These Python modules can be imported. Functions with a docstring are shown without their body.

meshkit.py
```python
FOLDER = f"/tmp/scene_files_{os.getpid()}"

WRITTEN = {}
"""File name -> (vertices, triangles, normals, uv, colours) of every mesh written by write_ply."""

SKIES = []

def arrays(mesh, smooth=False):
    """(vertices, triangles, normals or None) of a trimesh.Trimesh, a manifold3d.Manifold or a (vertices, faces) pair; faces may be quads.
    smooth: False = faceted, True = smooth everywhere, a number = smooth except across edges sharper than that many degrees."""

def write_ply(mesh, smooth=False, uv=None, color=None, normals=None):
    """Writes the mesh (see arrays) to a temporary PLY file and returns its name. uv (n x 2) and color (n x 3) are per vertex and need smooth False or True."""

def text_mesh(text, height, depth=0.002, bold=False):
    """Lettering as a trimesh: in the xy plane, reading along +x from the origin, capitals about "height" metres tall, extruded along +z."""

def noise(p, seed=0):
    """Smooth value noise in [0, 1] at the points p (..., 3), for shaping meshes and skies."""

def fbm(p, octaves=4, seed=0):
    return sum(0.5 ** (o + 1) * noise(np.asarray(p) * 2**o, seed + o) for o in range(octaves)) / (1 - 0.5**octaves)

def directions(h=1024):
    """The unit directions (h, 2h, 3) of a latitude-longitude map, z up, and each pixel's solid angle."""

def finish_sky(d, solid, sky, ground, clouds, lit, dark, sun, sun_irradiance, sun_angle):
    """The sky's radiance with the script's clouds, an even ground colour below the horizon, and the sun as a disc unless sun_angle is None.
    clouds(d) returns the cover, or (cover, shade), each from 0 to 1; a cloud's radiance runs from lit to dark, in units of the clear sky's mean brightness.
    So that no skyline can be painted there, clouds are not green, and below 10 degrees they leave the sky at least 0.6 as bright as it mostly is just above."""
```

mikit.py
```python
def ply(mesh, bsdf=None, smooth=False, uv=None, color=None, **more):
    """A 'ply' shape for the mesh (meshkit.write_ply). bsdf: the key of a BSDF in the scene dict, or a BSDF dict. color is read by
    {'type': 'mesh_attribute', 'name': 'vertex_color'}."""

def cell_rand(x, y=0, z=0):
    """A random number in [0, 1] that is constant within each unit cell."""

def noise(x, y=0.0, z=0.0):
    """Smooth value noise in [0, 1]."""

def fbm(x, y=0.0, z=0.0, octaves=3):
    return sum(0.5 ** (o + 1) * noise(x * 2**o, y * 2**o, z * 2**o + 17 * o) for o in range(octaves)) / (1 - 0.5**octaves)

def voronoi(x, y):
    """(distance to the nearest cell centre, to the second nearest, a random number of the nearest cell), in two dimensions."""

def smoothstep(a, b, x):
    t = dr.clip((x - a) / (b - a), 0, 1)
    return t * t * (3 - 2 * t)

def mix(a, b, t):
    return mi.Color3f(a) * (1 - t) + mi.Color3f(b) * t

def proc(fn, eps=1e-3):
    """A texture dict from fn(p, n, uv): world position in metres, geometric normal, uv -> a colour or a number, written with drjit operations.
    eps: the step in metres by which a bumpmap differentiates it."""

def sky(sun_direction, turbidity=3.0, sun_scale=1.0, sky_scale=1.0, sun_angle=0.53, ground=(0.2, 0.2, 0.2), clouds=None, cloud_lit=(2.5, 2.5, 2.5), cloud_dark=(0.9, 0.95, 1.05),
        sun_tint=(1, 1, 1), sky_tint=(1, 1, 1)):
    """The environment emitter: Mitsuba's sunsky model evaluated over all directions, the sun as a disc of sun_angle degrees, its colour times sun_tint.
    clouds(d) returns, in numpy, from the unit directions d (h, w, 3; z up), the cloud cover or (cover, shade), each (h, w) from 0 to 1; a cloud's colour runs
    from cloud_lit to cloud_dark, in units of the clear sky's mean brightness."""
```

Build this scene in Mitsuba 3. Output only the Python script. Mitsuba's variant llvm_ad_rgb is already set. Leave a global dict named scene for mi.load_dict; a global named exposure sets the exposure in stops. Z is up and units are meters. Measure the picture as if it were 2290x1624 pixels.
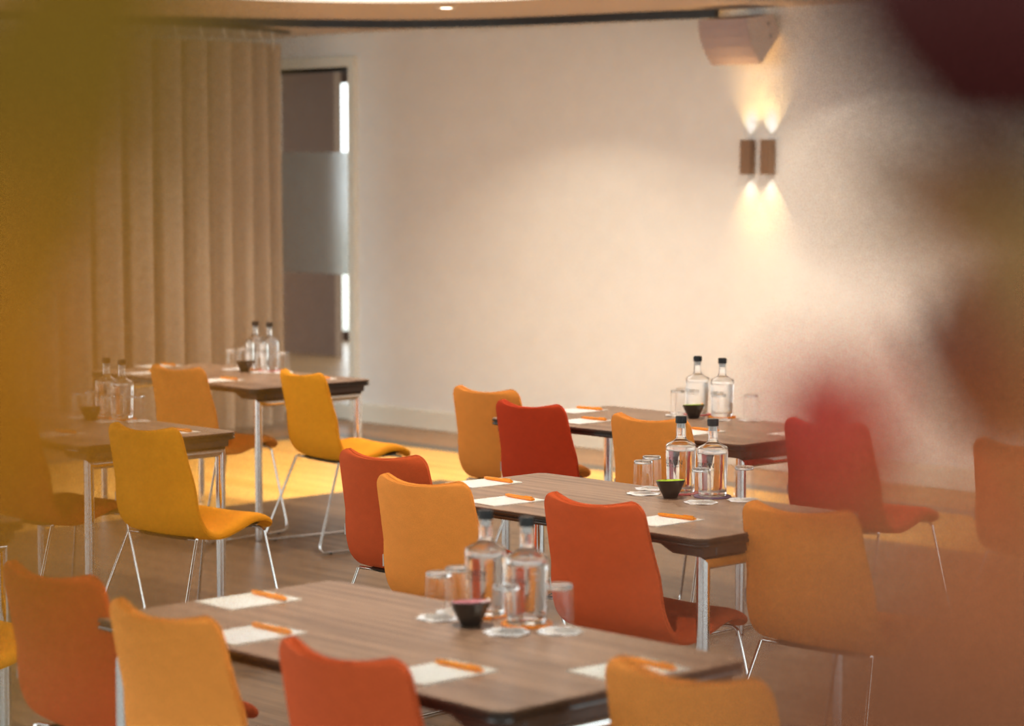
import math, random
import numpy as np
import trimesh
import drjit as dr
import mitsuba as mi
import shapely.geometry as sg
import mikit, meshkit
from mikit import ply, proc, noise, fbm, smoothstep, mix, cell_rand

T = mi.ScalarTransform4f
rng = random.Random(7)
scene, labels = {}, {}

# ------------------------------------------------------------------ camera, sky, exposure
FPX, CAM_H, TH = 5400.0, 1.78, math.radians(46)
PITCH = math.atan((812 - 372) / FPX)
RIGHT = np.array([math.cos(TH), math.sin(TH), 0])
AHEAD = np.array([-math.sin(TH), math.cos(TH), 0])
FWD = AHEAD * math.cos(PITCH) + np.array([0, 0, -math.sin(PITCH)])
EYE = np.array([0, 0, CAM_H])
scene['camera'] = {'type': 'thinlens', 'fov': 2 * math.degrees(math.atan(1145 / FPX)), 'fov_axis': 'x',
                   'aperture_radius': 0.015, 'focus_distance': 8.0, 'near_clip': 0.02, 'far_clip': 200.0,
                   'to_world': T().look_at(origin=EYE.tolist(), target=(EYE + FWD).tolist(), up=[0, 0, 1])}
exposure = 0.0
scene['sky'] = {'type': 'constant', 'radiance': {'type': 'rgb', 'value': [2.9, 3.25, 3.3]}}

CEIL = 2.70
WALL_Y = 10.9
WARM = np.array([1.0, 0.86, 0.67])
LAMPS = [(-10.44, 9.55, 1.0), (-8.2, 10.0, 1.0), (-12.0, 7.9, .9), (-9.75, 7.3, 1.0), (-6.6, 7.3, 1.0), (-8.2, 5.2, .9),
         (-5.1, 5.4, 1.0), (-3.95, 3.5, 1.0), (-6.6, 3.2, .8), (-4.4, 8.9, 1.0)]
LAMP_POWER = 14.0

# ------------------------------------------------------------------ helpers
_taken = {}


def numbered(name):
    n = _taken.get(name, 0)
    _taken[name] = n + 1
    return name if n == 0 else f'{name}_{n:03d}'


def thing(name, label=None, cat=None, group=None, kind=None):
    key = numbered(name)
    d = {}
    if label: d['label'] = label
    if cat: d['category'] = cat
    if group: d['group'] = group
    if kind: d['kind'] = kind
    labels[key] = d
    return key


def put(key, shape, to_world=None, label=None):
    s = dict(shape)
    if to_world is not None:
        s['to_world'] = to_world
    scene[key] = s
    if label:
        labels.setdefault(key, {})['label'] = label
    return key


def part(parent, name, shape, to_world=None, label=None):
    return put(numbered(parent + '__' + name), shape, to_world, label)


def at(x, y, z=0.0, rz=0.0):
    return T().translate([x, y, z]).rotate([0, 0, 1], rz)


cat_ = trimesh.util.concatenate


def box(x0, x1, y0, y1, z0, z1, bevel=0.0):
    if bevel > 0:
        b = bevel
        pts = []
        for x, sx in ((x0, 1), (x1, -1)):
            for y, sy in ((y0, 1), (y1, -1)):
                for z, sz in ((z0, 1), (z1, -1)):
                    pts += [(x + sx * b, y + sy * b, z), (x + sx * b, y, z + sz * b), (x, y + sy * b, z + sz * b)]
        return trimesh.convex.convex_hull(np.array(pts))
    m = trimesh.creation.box(extents=[x1 - x0, y1 - y0, z1 - z0])
    m.apply_translation([(x0 + x1) / 2, (y0 + y1) / 2, (z0 + z1) / 2])
    return m


def fillet(pts, r, n=6):
    pts = [np.asarray(p, float) for p in pts]
    out = [pts[0]]
    for a, b, c in zip(pts, pts[1:], pts[2:]):
        u, w = a - b, c - b
        lu, lw = np.linalg.norm(u), np.linalg.norm(w)
        d = min(r, lu * .48, lw * .48)
        p, q = b + u / lu * d, b + w / lw * d
        for t in np.linspace(0, 1, n):
            out.append((1 - t) ** 2 * p + 2 * t * (1 - t) * b + t * t * q)
    out.append(pts[-1])
    return np.array(out)


def tube(pts, r, sides=12, caps=True):
    pts = np.asarray(pts, float)
    n = len(pts)
    r = np.broadcast_to(r, (n,))
    tan = np.gradient(pts, axis=0)
    tan /= np.linalg.norm(tan, axis=1, keepdims=True)
    ref = np.array([0, 0, 1.0]) if abs(tan[0][2]) < .9 else np.array([1.0, 0, 0])
    nrm = np.cross(tan[0], ref); nrm /= np.linalg.norm(nrm)
    V = []
    for i in range(n):
        nrm = nrm - tan[i] * (nrm @ tan[i]); nrm /= np.linalg.norm(nrm)
        b = np.cross(tan[i], nrm)
        a = np.arange(sides) * 2 * np.pi / sides
        V.append(pts[i] + r[i] * (np.cos(a)[:, None] * nrm + np.sin(a)[:, None] * b))
    V = np.vstack(V)
    Fc = []
    for i in range(n - 1):
        for k in range(sides):
            a, b = i * sides + k, i * sides + (k + 1) % sides
            Fc += [(a, b, b + sides), (a, b + sides, a + sides)]
    if caps:
        for base, flip in ((0, True), ((n - 1) * sides, False)):
            for k in range(1, sides - 1):
                t = (base, base + k, base + k + 1)
                Fc.append(t[::-1] if flip else t)
    return trimesh.Trimesh(V, Fc, process=False)


def lathe(profile, n=40):
    """profile: list of (r, z); closed on the axis where r == 0. Goes from bottom to top on the outside."""
    prof = np.asarray(profile, float)
    m = len(prof)
    a = np.arange(n) * 2 * np.pi / n
    V = np.zeros((m, n, 3))
    V[..., 0] = prof[:, :1] * np.cos(a); V[..., 1] = prof[:, :1] * np.sin(a); V[..., 2] = prof[:, 1:]
    Fc = []
    for i in range(m - 1):
        for k in range(n):
            p, q = i * n + k, i * n + (k + 1) % n
            if prof[i + 1, 0] > 1e-9 or prof[i, 0] > 1e-9:
                if prof[i, 0] > 1e-9: Fc.append((p, q, q + n))
                if prof[i + 1, 0] > 1e-9: Fc.append((p, q + n, p + n))
    return trimesh.Trimesh(V.reshape(-1, 3), Fc, process=False)


def rrect(w, d, r, n=8):
    pts = []
    for cx, cy, a0 in ((w / 2 - r, d / 2 - r, 0), (-w / 2 + r, d / 2 - r, 90), (-w / 2 + r, -d / 2 + r, 180), (w / 2 - r, -d / 2 + r, 270)):
        for t in np.linspace(0, 90, n):
            a = math.radians(a0 + t)
            pts.append((cx + r * math.cos(a), cy + r * math.sin(a)))
    return np.array(pts)


def stack(rings, cap_bottom=True, cap_top=True):
    """Loft equal-length closed rings of (n,3), convex caps."""
    n = len(rings[0]); V = np.vstack(rings); Fc = []
    for i in range(len(rings) - 1):
        for k in range(n):
            a, b = i * n + k, i * n + (k + 1) % n
            Fc += [(a, b, b + n), (a, b + n, a + n)]
    if cap_bottom:
        for k in range(1, n - 1): Fc.append((0, k + 1, k))
    if cap_top:
        o = (len(rings) - 1) * n
        for k in range(1, n - 1): Fc.append((o, o + k, o + k + 1))
    return trimesh.Trimesh(V, Fc, process=False)


def ringz(p2, z):
    return np.column_stack([p2, np.full(len(p2), z)])


def slab(poly, z0, z1):
    m = trimesh.creation.extrude_polygon(poly, z1 - z0, engine='earcut')
    m.apply_translation([0, 0, z0])
    return m


def srgb(r, g, b):
    return [((c / 255 + .055) / 1.055) ** 2.4 if c > 10 else c / 255 / 12.92 for c in (r, g, b)]


def rgb(c):
    return {'type': 'rgb', 'value': [float(x) for x in c]}


def mat(name, d, two=True):
    scene[name] = {'type': 'twosided', 'bsdf': d} if two else d
    return name


def pbr(name, color, rough=.5, metallic=0.0, **k):
    c = color if isinstance(color, dict) else rgb(color)
    return mat(name, {'type': 'principled', 'base_color': c, 'roughness': rough, 'metallic': metallic, **k})


# ------------------------------------------------------------------ materials
def plaster(p, n, uv):
    v = fbm(p.x * 9, p.y * 9, p.z * 9, 3)
    return mix((.80, .785, .76), (.84, .825, .80), v)


mat('wall_paint', {'type': 'diffuse', 'reflectance': proc(plaster)})
pbr('ceiling_paint', srgb(176, 161, 148), .9)
pbr('trim_paint', srgb(228, 222, 208), .45)


def wood_fn(dark, light, sx, sy, line=.0):
    def f(p, n, uv):
        strip = dr.floor(p.y / .19)
        tone = cell_rand(strip, dr.floor(p.x / 1.3 + cell_rand(strip, 3) * 5), 5)
        g = fbm(p.x * sx, p.y * sy, 2.0, 4)
        g2 = noise(p.x * sx * 3.1, p.y * sy * 4.3, 7.0)
        return mix(dark, light, dr.clip(.62 * smoothstep(.25, .75, g) + .22 * g2 + .25 * (tone - .5), 0, 1))
    return f


pbr('floor_dark', proc(wood_fn(srgb(84, 62, 40), srgb(110, 84, 58), 1.6, 26.0)), .36, specular=.5)
pbr('floor_oak', proc(wood_fn(srgb(226, 168, 78), srgb(244, 196, 108), 1.2, 18.0)), .38, specular=.5)
pbr('floor_brown', proc(wood_fn(srgb(134, 100, 66), srgb(160, 122, 82), 1.2, 18.0)), .34, specular=.5)
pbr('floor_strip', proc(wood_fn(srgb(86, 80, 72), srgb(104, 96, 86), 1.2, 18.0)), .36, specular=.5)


def table_wood(p, n, uv):
    g = fbm(uv.x * 2.2, uv.y * 46, 1.0, 4)
    g2 = fbm(uv.x * 1.1 + 3 * noise(uv.x * 1.3, uv.y * 5, 3.0), uv.y * 14, 5.0, 3)
    return mix(srgb(104, 81, 66), srgb(138, 112, 93), dr.clip(.55 * smoothstep(.25, .75, g) + .55 * smoothstep(.3, .7, g2) - .05, 0, 1))


pbr('table_veneer', proc(table_wood), .38, specular=.5)
pbr('table_edge', srgb(50, 40, 34), .2, specular=.6)
pbr('table_beam', srgb(60, 44, 34), .45)
mat('chrome', {'type': 'roughconductor', 'material': 'none', 'alpha': .035, 'specular_reflectance': rgb([.80, .80, .79])})
pbr('black_plastic', srgb(22, 21, 22), .4, specular=.25)
pbr('dark_plate', srgb(40, 34, 30), .5)
pbr('tag_grey', srgb(168, 164, 160), .6)


def weave(a):
    a = np.array(a)

    def f(p, n, uv):
        v = noise(p.x * 420, p.y * 420, p.z * 420)
        w = fbm(p.x * 40, p.y * 40, p.z * 40, 2)
        return mix((a * .86).tolist(), (a * 1.10).tolist(), .6 * v + .4 * w)
    return f


FABRIC = {'rust': srgb(186, 78, 38), 'red': srgb(176, 54, 24), 'orange': srgb(222, 138, 60), 'amber': srgb(226, 148, 30), 'hazed_rust': srgb(166, 40, 30)}  # last entry: rust cloth with the red foreground haze put into its colour
for k, c in FABRIC.items():
    pbr('fabric_' + k, proc(weave(c)), .85, sheen=.35, sheen_tint=.8, specular=.15)
    scene['seam_' + k] = {'type': 'twosided', 'bsdf': {'type': 'diffuse', 'reflectance': rgb(np.array(c) * .75)}}

mat('glass', {'type': 'dielectric', 'int_ior': 1.5, 'ext_ior': 1.0}, two=False)
mat('water', {'type': 'dielectric', 'int_ior': 1.33, 'ext_ior': 1.5}, two=False)
mat('water_top', {'type': 'dielectric', 'int_ior': 1.33, 'ext_ior': 1.0}, two=False)
pbr('print_black', srgb(50, 46, 48), .6)
pbr('paper', srgb(250, 244, 232), .8)
pbr('doily_paper', srgb(252, 250, 246), .8)
pbr('pen_orange', srgb(250, 150, 14), .3, specular=.5)
pbr('pen_print', srgb(150, 66, 14), .5)
pbr('bowl_black', srgb(44, 36, 30), .28, specular=.5)
pbr('bowl_lime', srgb(190, 214, 70), .25)
pbr('bowl_pink', srgb(214, 150, 160), .25)
pbr('bowl_brown', srgb(160, 120, 80), .25)
pbr('felt_orange', srgb(238, 130, 20), .95)
pbr('felt_purple', srgb(96, 78, 104), .95)
pbr('felt_rose', srgb(196, 96, 96), .95)
pbr('mint_wrap', srgb(250, 246, 238), .5)
pbr('rail_black', srgb(24, 20, 18), .4)
pbr('speaker_white', srgb(184, 168, 160), .6)
pbr('speaker_grille', srgb(168, 150, 150), .75)
pbr('sconce_brown', srgb(128, 98, 74), .45)


def curtain_fn(p, n, uv):
    v = noise(p.x * 180, p.y * 180, p.z * 180)
    return mix(srgb(172, 156, 138), srgb(188, 172, 154), v)


mat('curtain_cloth', {'type': 'diffuse', 'reflectance': proc(curtain_fn)})
pbr('hook_white', srgb(226, 220, 206), .5)
pbr('panel_brown', srgb(80, 46, 20), .6)
mat('pane', {'type': 'thindielectric', 'int_ior': 1.5}, two=False)
mat('frosted', {'type': 'blendbsdf', 'weight': .5, 'bsdf_0': {'type': 'roughdielectric', 'int_ior': 1.3, 'ext_ior': 1.0, 'alpha': .02}, 'bsdf_1': {'type': 'diffuse', 'reflectance': rgb([.6, .6, .56])}}, two=False)
pbr('street', srgb(170, 168, 160), .9)
mat('lamp_glow', {'type': 'diffuse', 'reflectance': rgb([.8, .8, .8])})

# ------------------------------------------------------------------ structure
X0, X1, Y0 = -14.0, 3.0, -4.0
XD0, XD1, ZD0, ZD1 = -13.86, -12.90, .10, 2.47      # door opening in the far wall


def struct(name, mesh, bsdf, label, smooth=False):
    key = thing(name, label, None, None, 'structure')
    put(key, ply(mesh, bsdf, smooth=smooth))
    return key


floor = thing('floor', 'wooden floor with dark, light oak, grey and brown zones', None, None, 'structure')
S0, S1 = 10.15, 10.32
dark = sg.Polygon([(-10.1, -4), (X1, -4), (X1, 9.19), (-10.1, 9.19)])
oak = sg.Polygon([(-12.3, -4), (-10.1, -4), (-10.1, 9.19), (X1, 9.19), (X1, S0), (-12.3, S0)])
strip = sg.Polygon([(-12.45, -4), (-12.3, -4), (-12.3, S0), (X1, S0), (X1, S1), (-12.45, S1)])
border = sg.Polygon([(X0, -4), (-12.45, -4), (-12.45, S1), (X1, S1), (X1, WALL_Y), (X0, WALL_Y)])  # floor turns grey, then brown, in bands towards the wall
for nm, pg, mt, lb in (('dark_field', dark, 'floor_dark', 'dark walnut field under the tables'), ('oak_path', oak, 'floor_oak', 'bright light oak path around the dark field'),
                       ('grey_strip', strip, 'floor_strip', 'narrow grey strip'), ('wall_band', border, 'floor_brown', 'brown band along the wall')):
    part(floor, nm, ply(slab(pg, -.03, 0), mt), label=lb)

fw = sg.box(X0, 0, X1, CEIL + .02).difference(sg.box(XD0 - .07, 0, XD1 + .07, ZD1 + .07))
m = slab(fw, 0, .16)
m.apply_transform(np.array([[1, 0, 0, 0], [0, 0, 1, WALL_Y], [0, 1, 0, 0], [0, 0, 0, 1.0]])); m.invert()
struct('wall_back', m, 'wall_paint', 'long off-white plaster wall behind the tables')
struct('baseboard_back', box(XD1 + .071, X1, WALL_Y - .014, WALL_Y - .0005, 0, .13, .004), 'trim_paint', 'white baseboard along the off-white wall')
struct('wall_left', box(X0 - .16, X0, 8.4, WALL_Y, 0, CEIL), 'wall_paint', 'short side wall behind the curtain')
ce = sg.box(X0, Y0, X1, WALL_Y)
cring = sg.Point(-9.4, 8.12).buffer(1.3, 48)
struct('ceiling', slab(ce.difference(cring), CEIL, CEIL + .12), 'ceiling_paint', 'flat cream ceiling with a round recess')
# door with glazing
dk = thing('door_1', 'tall glazed doorway with a frosted band at the end of the wall', None, None, 'structure')
yd0, yd1 = WALL_Y - .03, WALL_Y + .16
fr = cat_([box(XD1, XD1 + .072, yd0, yd1, 0, ZD1 + .07, .004), box(XD0 - .072, XD0, yd0, yd1, 0, ZD1 + .07, .004), box(XD0, XD1, yd0, yd1, ZD1, ZD1 + .072, .004)])
part(dk, 'frame', ply(fr, 'trim_paint'), label='white door frame')
part(dk, 'bottom_rail', ply(box(XD0, XD1, WALL_Y + .03, WALL_Y + .09, .0, ZD0, .004), 'trim_paint'), label='white bottom rail')
part(dk, 'edge_strip', ply(box(XD0, XD1, WALL_Y + .035, WALL_Y + .085, ZD1 - .03, ZD1 - .0005), 'black_plastic'), label='thin dark top rail')
part(dk, 'pane', ply(box(XD0, XD1, WALL_Y + .056, WALL_Y + .060, 1.88, ZD1 - .03), 'pane'), label='clear upper pane')
scene[dk + '__pane'] = {**scene[dk + '__pane'], **ply(trimesh.Trimesh([[XD0, WALL_Y + .06, 1.88], [XD1, WALL_Y + .06, 1.88], [XD1, WALL_Y + .06, ZD1 - .03], [XD0, WALL_Y + .06, ZD1 - .03]], [[0, 1, 2], [0, 2, 3]]), 'pane')}
part(dk, 'pane', ply(trimesh.Trimesh([[XD0, WALL_Y + .06, ZD0], [XD1, WALL_Y + .06, ZD0], [XD1, WALL_Y + .06, 1.02], [XD0, WALL_Y + .06, 1.02]], [[0, 1, 2], [0, 2, 3]]), 'pane'), label='clear lower pane')
part(dk, 'frosted_pane', ply(box(XD0, XD1, WALL_Y + .054, WALL_Y + .062, 1.0202, 1.8798), 'frosted'), label='frosted middle band')
# corridor seen through the door
cp = thing('corridor_partition', 'dark brown partition seen through the glazed door', 'partition')
part(cp, 'panel', ply(box(-21.0, -17.392, 14.50, 14.525, 0, 3.0, .003), 'panel_brown'))
part(cp, 'stile', ply(box(-17.391, -17.325, 14.495, 14.53, 0, 3.0, .003), 'sconce_brown'), label='paler end stile of the partition')
struct('floor_1', box(-22, -12.0, WALL_Y + .161, 16.0, -.03, 0), 'floor_brown', 'corridor floor beyond the glazed door')
struct('ceiling_1', box(-22, -12.0, WALL_Y + .161, 16.0, 3.0, 3.1), 'sconce_brown', 'corridor ceiling beyond the glazed door')
struct('wall_right', box(-12.1, -12.0, WALL_Y + .161, 16.0, 0, 3.0), 'wall_paint', 'right side wall of the corridor')
struct('wall_end', box(-22.1, -22.0, WALL_Y - .2, 16.0, 0, 3.0), 'wall_paint', 'end wall of the corridor')
wf = thing('window_1', 'outer corridor window with dark frame beyond the glazed door', None, None, 'structure')
wm = cat_([box(-22, -12, 15.9, 15.96, 0, .10, .006), box(-22, -12, 15.9, 15.96, 2.62, 2.998, .006)])
part(wf, 'frame', ply(wm, 'panel_brown'))
struct('ground', slab(sg.box(-60, -40, 40, 60), -.2, -.16), 'street', 'pale ground outside')

# ------------------------------------------------------------------ curtain, rails, lamps
RING_PX = [(-12.84, 8.30), (-12.83, 8.60), (-12.82, 8.92), (-12.77, 9.15), (-12.74, 9.38), (-12.75, 9.60), (-12.79, 9.80), (-12.83, 9.98), (-12.90, 10.15)]


def spline(P, n):
    P = np.asarray(P, float)
    from scipy.interpolate import CubicSpline
    s = np.r_[0, np.cumsum(np.linalg.norm(np.diff(P, axis=0), axis=1))]
    return CubicSpline(s, P)(np.linspace(0, s[-1], n)), s


# pleat heads every ~0.21 m along the run
run = [(-12.90, 5.2), (-12.88, 6.4), (-12.86, 7.6), (-12.83, 8.5), (-12.77, 9.1), (-12.75, 9.55), (-12.80, 9.9), (-12.90, 10.2)]
C, s_ = spline(run, 900)
arc = np.r_[0, np.cumsum(np.linalg.norm(np.diff(C, axis=0), axis=1))]
heads = [arc[-1] - .03]
step = .165
while heads[-1] > .35:
    heads.append(heads[-1] - step); step = min(.235, step + .010)
heads = heads[::-1]
tng = np.gradient(C, axis=0); tng /= np.linalg.norm(tng, axis=1, keepdims=True)
nor = np.column_stack([tng[:, 1], -tng[:, 0]])          # towards +x (into the room)
k_of = np.interp(arc, heads, np.arange(len(heads)))
ph = k_of * 2 * np.pi


def curtain_off(z):
    a = .084 + .016 * (1 - z / 2.6)
    return a * (np.cos(ph) * .85 + .26 * np.sin(2 * ph + .2)) + .006 * np.sin(ph * .31 + z)


zs = np.linspace(.05, 2.60, 14)
rows = [np.column_stack([C + nor * (curtain_off(z) + .0)[:, None], np.full(len(C), z)]) for z in zs]
nc = len(C)
V = np.vstack(rows); Fc = []
for i in range(len(zs) - 1):
    for j in range(nc - 1):
        a = i * nc + j
        Fc += [(a, a + 1, a + 1 + nc), (a, a + 1 + nc, a + nc)]
nv = len(V)
V2 = V - np.tile(np.column_stack([nor, np.zeros(nc)]), (len(zs), 1)) * .003
F2 = [(b + nv, a + nv, c + nv) for a, b, c in Fc]
edge = []
for i in range(len(zs) - 1):
    for j in (0, nc - 1):
        a, b = i * nc + j, (i + 1) * nc + j
        edge += [(a, b, b + nv), (a, b + nv, a + nv)]
for i in (0, len(zs) - 1):
    for j in range(nc - 1):
        a, b = i * nc + j, i * nc + j + 1
        edge += [(a, b, b + nv), (a, b + nv, a + nv)]
cur = thing('curtain', 'floor-length pale beige wave-pleated curtain hanging before the glazed door', 'curtain')
part(cur, 'cloth', ply(trimesh.Trimesh(np.vstack([V, V2]), Fc + F2 + edge, process=False), 'curtain_cloth', smooth=50))
for h in heads:
    if arc[-1] - h > 3.2: continue
    i = int(np.searchsorted(arc, h)); c = C[min(i, nc - 1)]
    hk = cat_([tube(fillet([(0, .0, .0), (0, .012, .02), (0, 0, .045), (0, -.006, .06), (0, -.006, .074)], .01, 4), .0045, 6), box(-.008, .008, -.006, .006, -.05, .0, .002)])
    part(cur, 'hook', ply(hk, 'hook_white', smooth=40), at(c[0] + .04, c[1], 2.607))


def ribbon(P, w, z0, z1):
    ls = sg.LineString(P).buffer(w / 2, cap_style='flat')
    return slab(ls, z0, z1)


Rb, _ = spline([(-12.92, 5.2), (-12.86, 7.6), (-12.83, 8.5), (-12.77, 9.1), (-12.75, 9.55), (-12.80, 9.9), (-12.92, 10.25), (-13.02, 10.42)], 60)
t = thing('curtain_rail', 'dark ceiling rail that carries the beige curtain', 'curtain rail')
put(t, ply(ribbon(Rb, .075, 2.683, CEIL - .0005), 'rail_black', smooth=30))
Ra, _ = spline([(-12.74, 5.2), (-12.70, 6.6), (-12.63, 7.75), (-12.46, 8.51), (-12.18, 9.06), (-11.95, 9.58), (-11.57, 10.16), (-11.06, 10.46), (-10.41, 10.61), (-9.9, 10.70), (-9.45, 10.80)], 90)
t = thing('curtain_rail', 'long black curved rail sweeping round under the ceiling towards the loudspeaker', 'curtain rail')
put(t, ply(ribbon(Ra, .05, 2.651, CEIL - .0005), 'rail_black', smooth=30))

# downlights
housing = lathe([(.062, -.004), (.062, 0), (.055, .004), (.048, 0), (.045, -.002), (.045, .03)], 28)
for i, (x, y, k) in enumerate(LAMPS):
    seen = i == 0
    key = thing('ceiling_downlight', 'small bright round downlight in the cream ceiling', 'ceiling light') if seen else thing('ceiling_downlight', 'round downlight in the ceiling outside the picture', 'ceiling light', 'downlights outside the picture')
    ring = lathe([(.036, -.003), (.058, -.003), (.062, -.0005), (.062, .0)], 28)
    part(key, 'trim_ring', ply(ring, 'trim_paint', smooth=40), at(x, y, CEIL - .0005))
    d = lathe([(.0, -.004), (.036, -.004)], 24)
    d.invert() if d.face_normals[0][2] > 0 else None
    part(key, 'lens', ply(d, 'lamp_glow', **({'emitter': {'type': 'area', 'radiance': rgb(WARM * 9)}} if seen else {})), at(x, y, CEIL - .0005))
    scene[f'{key}__beam'] = {'type': 'spot', 'to_world': T().look_at(origin=[x, y, CEIL - .012], target=[x, y, 0], up=[0, 1, 0]),
                             'intensity': rgb(WARM * LAMP_POWER * k), 'cutoff_angle': 62.0, 'beam_width': 22.0}
# round ceiling recess made as a glowing disc, added as overhead fill
t = thing('recess_fill_glow', 'round ceiling recess made as a glowing fill disc at the top edge of the picture', 'ceiling light')
dsk = lathe([(0, 0), (1.29, 0)], 72)
if dsk.face_normals[0][2] > 0: dsk.invert()
part(t, 'glow_disc', ply(dsk, 'lamp_glow', emitter={'type': 'area', 'radiance': rgb([1.8, 1.72, 1.65])}), at(-9.4, 8.12, CEIL + .012))
part(t, 'rim', ply(lathe([(1.288, .0), (1.288, -.004), (1.302, -.004), (1.302, .1), (1.288, .1), (1.288, 0)], 72), 'trim_paint', smooth=40), at(-9.4, 8.12, CEIL))

# wall sconces
for i, xc in enumerate((-9.264, -9.11)):
    w, d, z0, z1 = .070, .048, 1.733, 1.934
    y1 = WALL_Y - .012
    key = thing('wall_sconce', ('left' if i == 0 else 'right') + ' one of the two brown box wall lamps glowing up and down the wall', 'wall lamp')
    o = np.array([[-w / 2, -d], [w / 2, -d], [w / 2, 0], [-w / 2, 0]])
    inn = np.array([[-w / 2 + .006, -d + .006], [w / 2 - .006, -d + .006], [w / 2 - .006, -.006], [-w / 2 + .006, -.006]])
    body = stack([ringz(inn, z1 - .04), ringz(inn, z1), ringz(o, z1), ringz(o, z0), ringz(inn, z0), ringz(inn, z0 + .04)])
    body.invert()
    part(key, 'housing', ply(body, 'sconce_brown'), at(xc, y1))
    part(key, 'wall_plate', ply(box(-.03, .03, 0, .0115, 1.78, 1.89, .002), 'sconce_brown'), at(xc, y1))
    for up in (1, -1):
        zc = z1 - .028 if up > 0 else z0 + .028
        bulb = lathe([(0, -.01), (.010, -.008), (.012, 0), (.010, .008), (0, .01)], 16)
        part(key, 'bulb', ply(bulb, 'lamp_glow', smooth=True), at(xc, y1 - .024, zc))
        zs_ = zc + up * .012
        scene[f'{key}__{"up" if up > 0 else "down"}_beam'] = {'type': 'spot', 'to_world': T().look_at(origin=[xc, y1 - .024, zs_], target=[xc, y1 - .016, zs_ + up], up=[1, 0, 0]),
                                                         'intensity': rgb(np.array([1.0, .62, .24]) * (1.7 if up > 0 else 1.5)), 'cutoff_angle': 34.0, 'beam_width': 7.0}

# loudspeaker: a wedge prism along x, its side panel to the right
PX = np.array([(10.60, 2.623), (10.82, 2.655), (10.885, 2.545), (10.725, 2.372), (10.680, 2.417), (10.641, 2.469), (10.614, 2.527), (10.602, 2.577)])


def prism(poly, x0, x1):
    a = np.column_stack([np.full(len(poly), x0), poly]); b = np.column_stack([np.full(len(poly), x1), poly])
    return trimesh.convex.convex_hull(np.vstack([a, b]))


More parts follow.
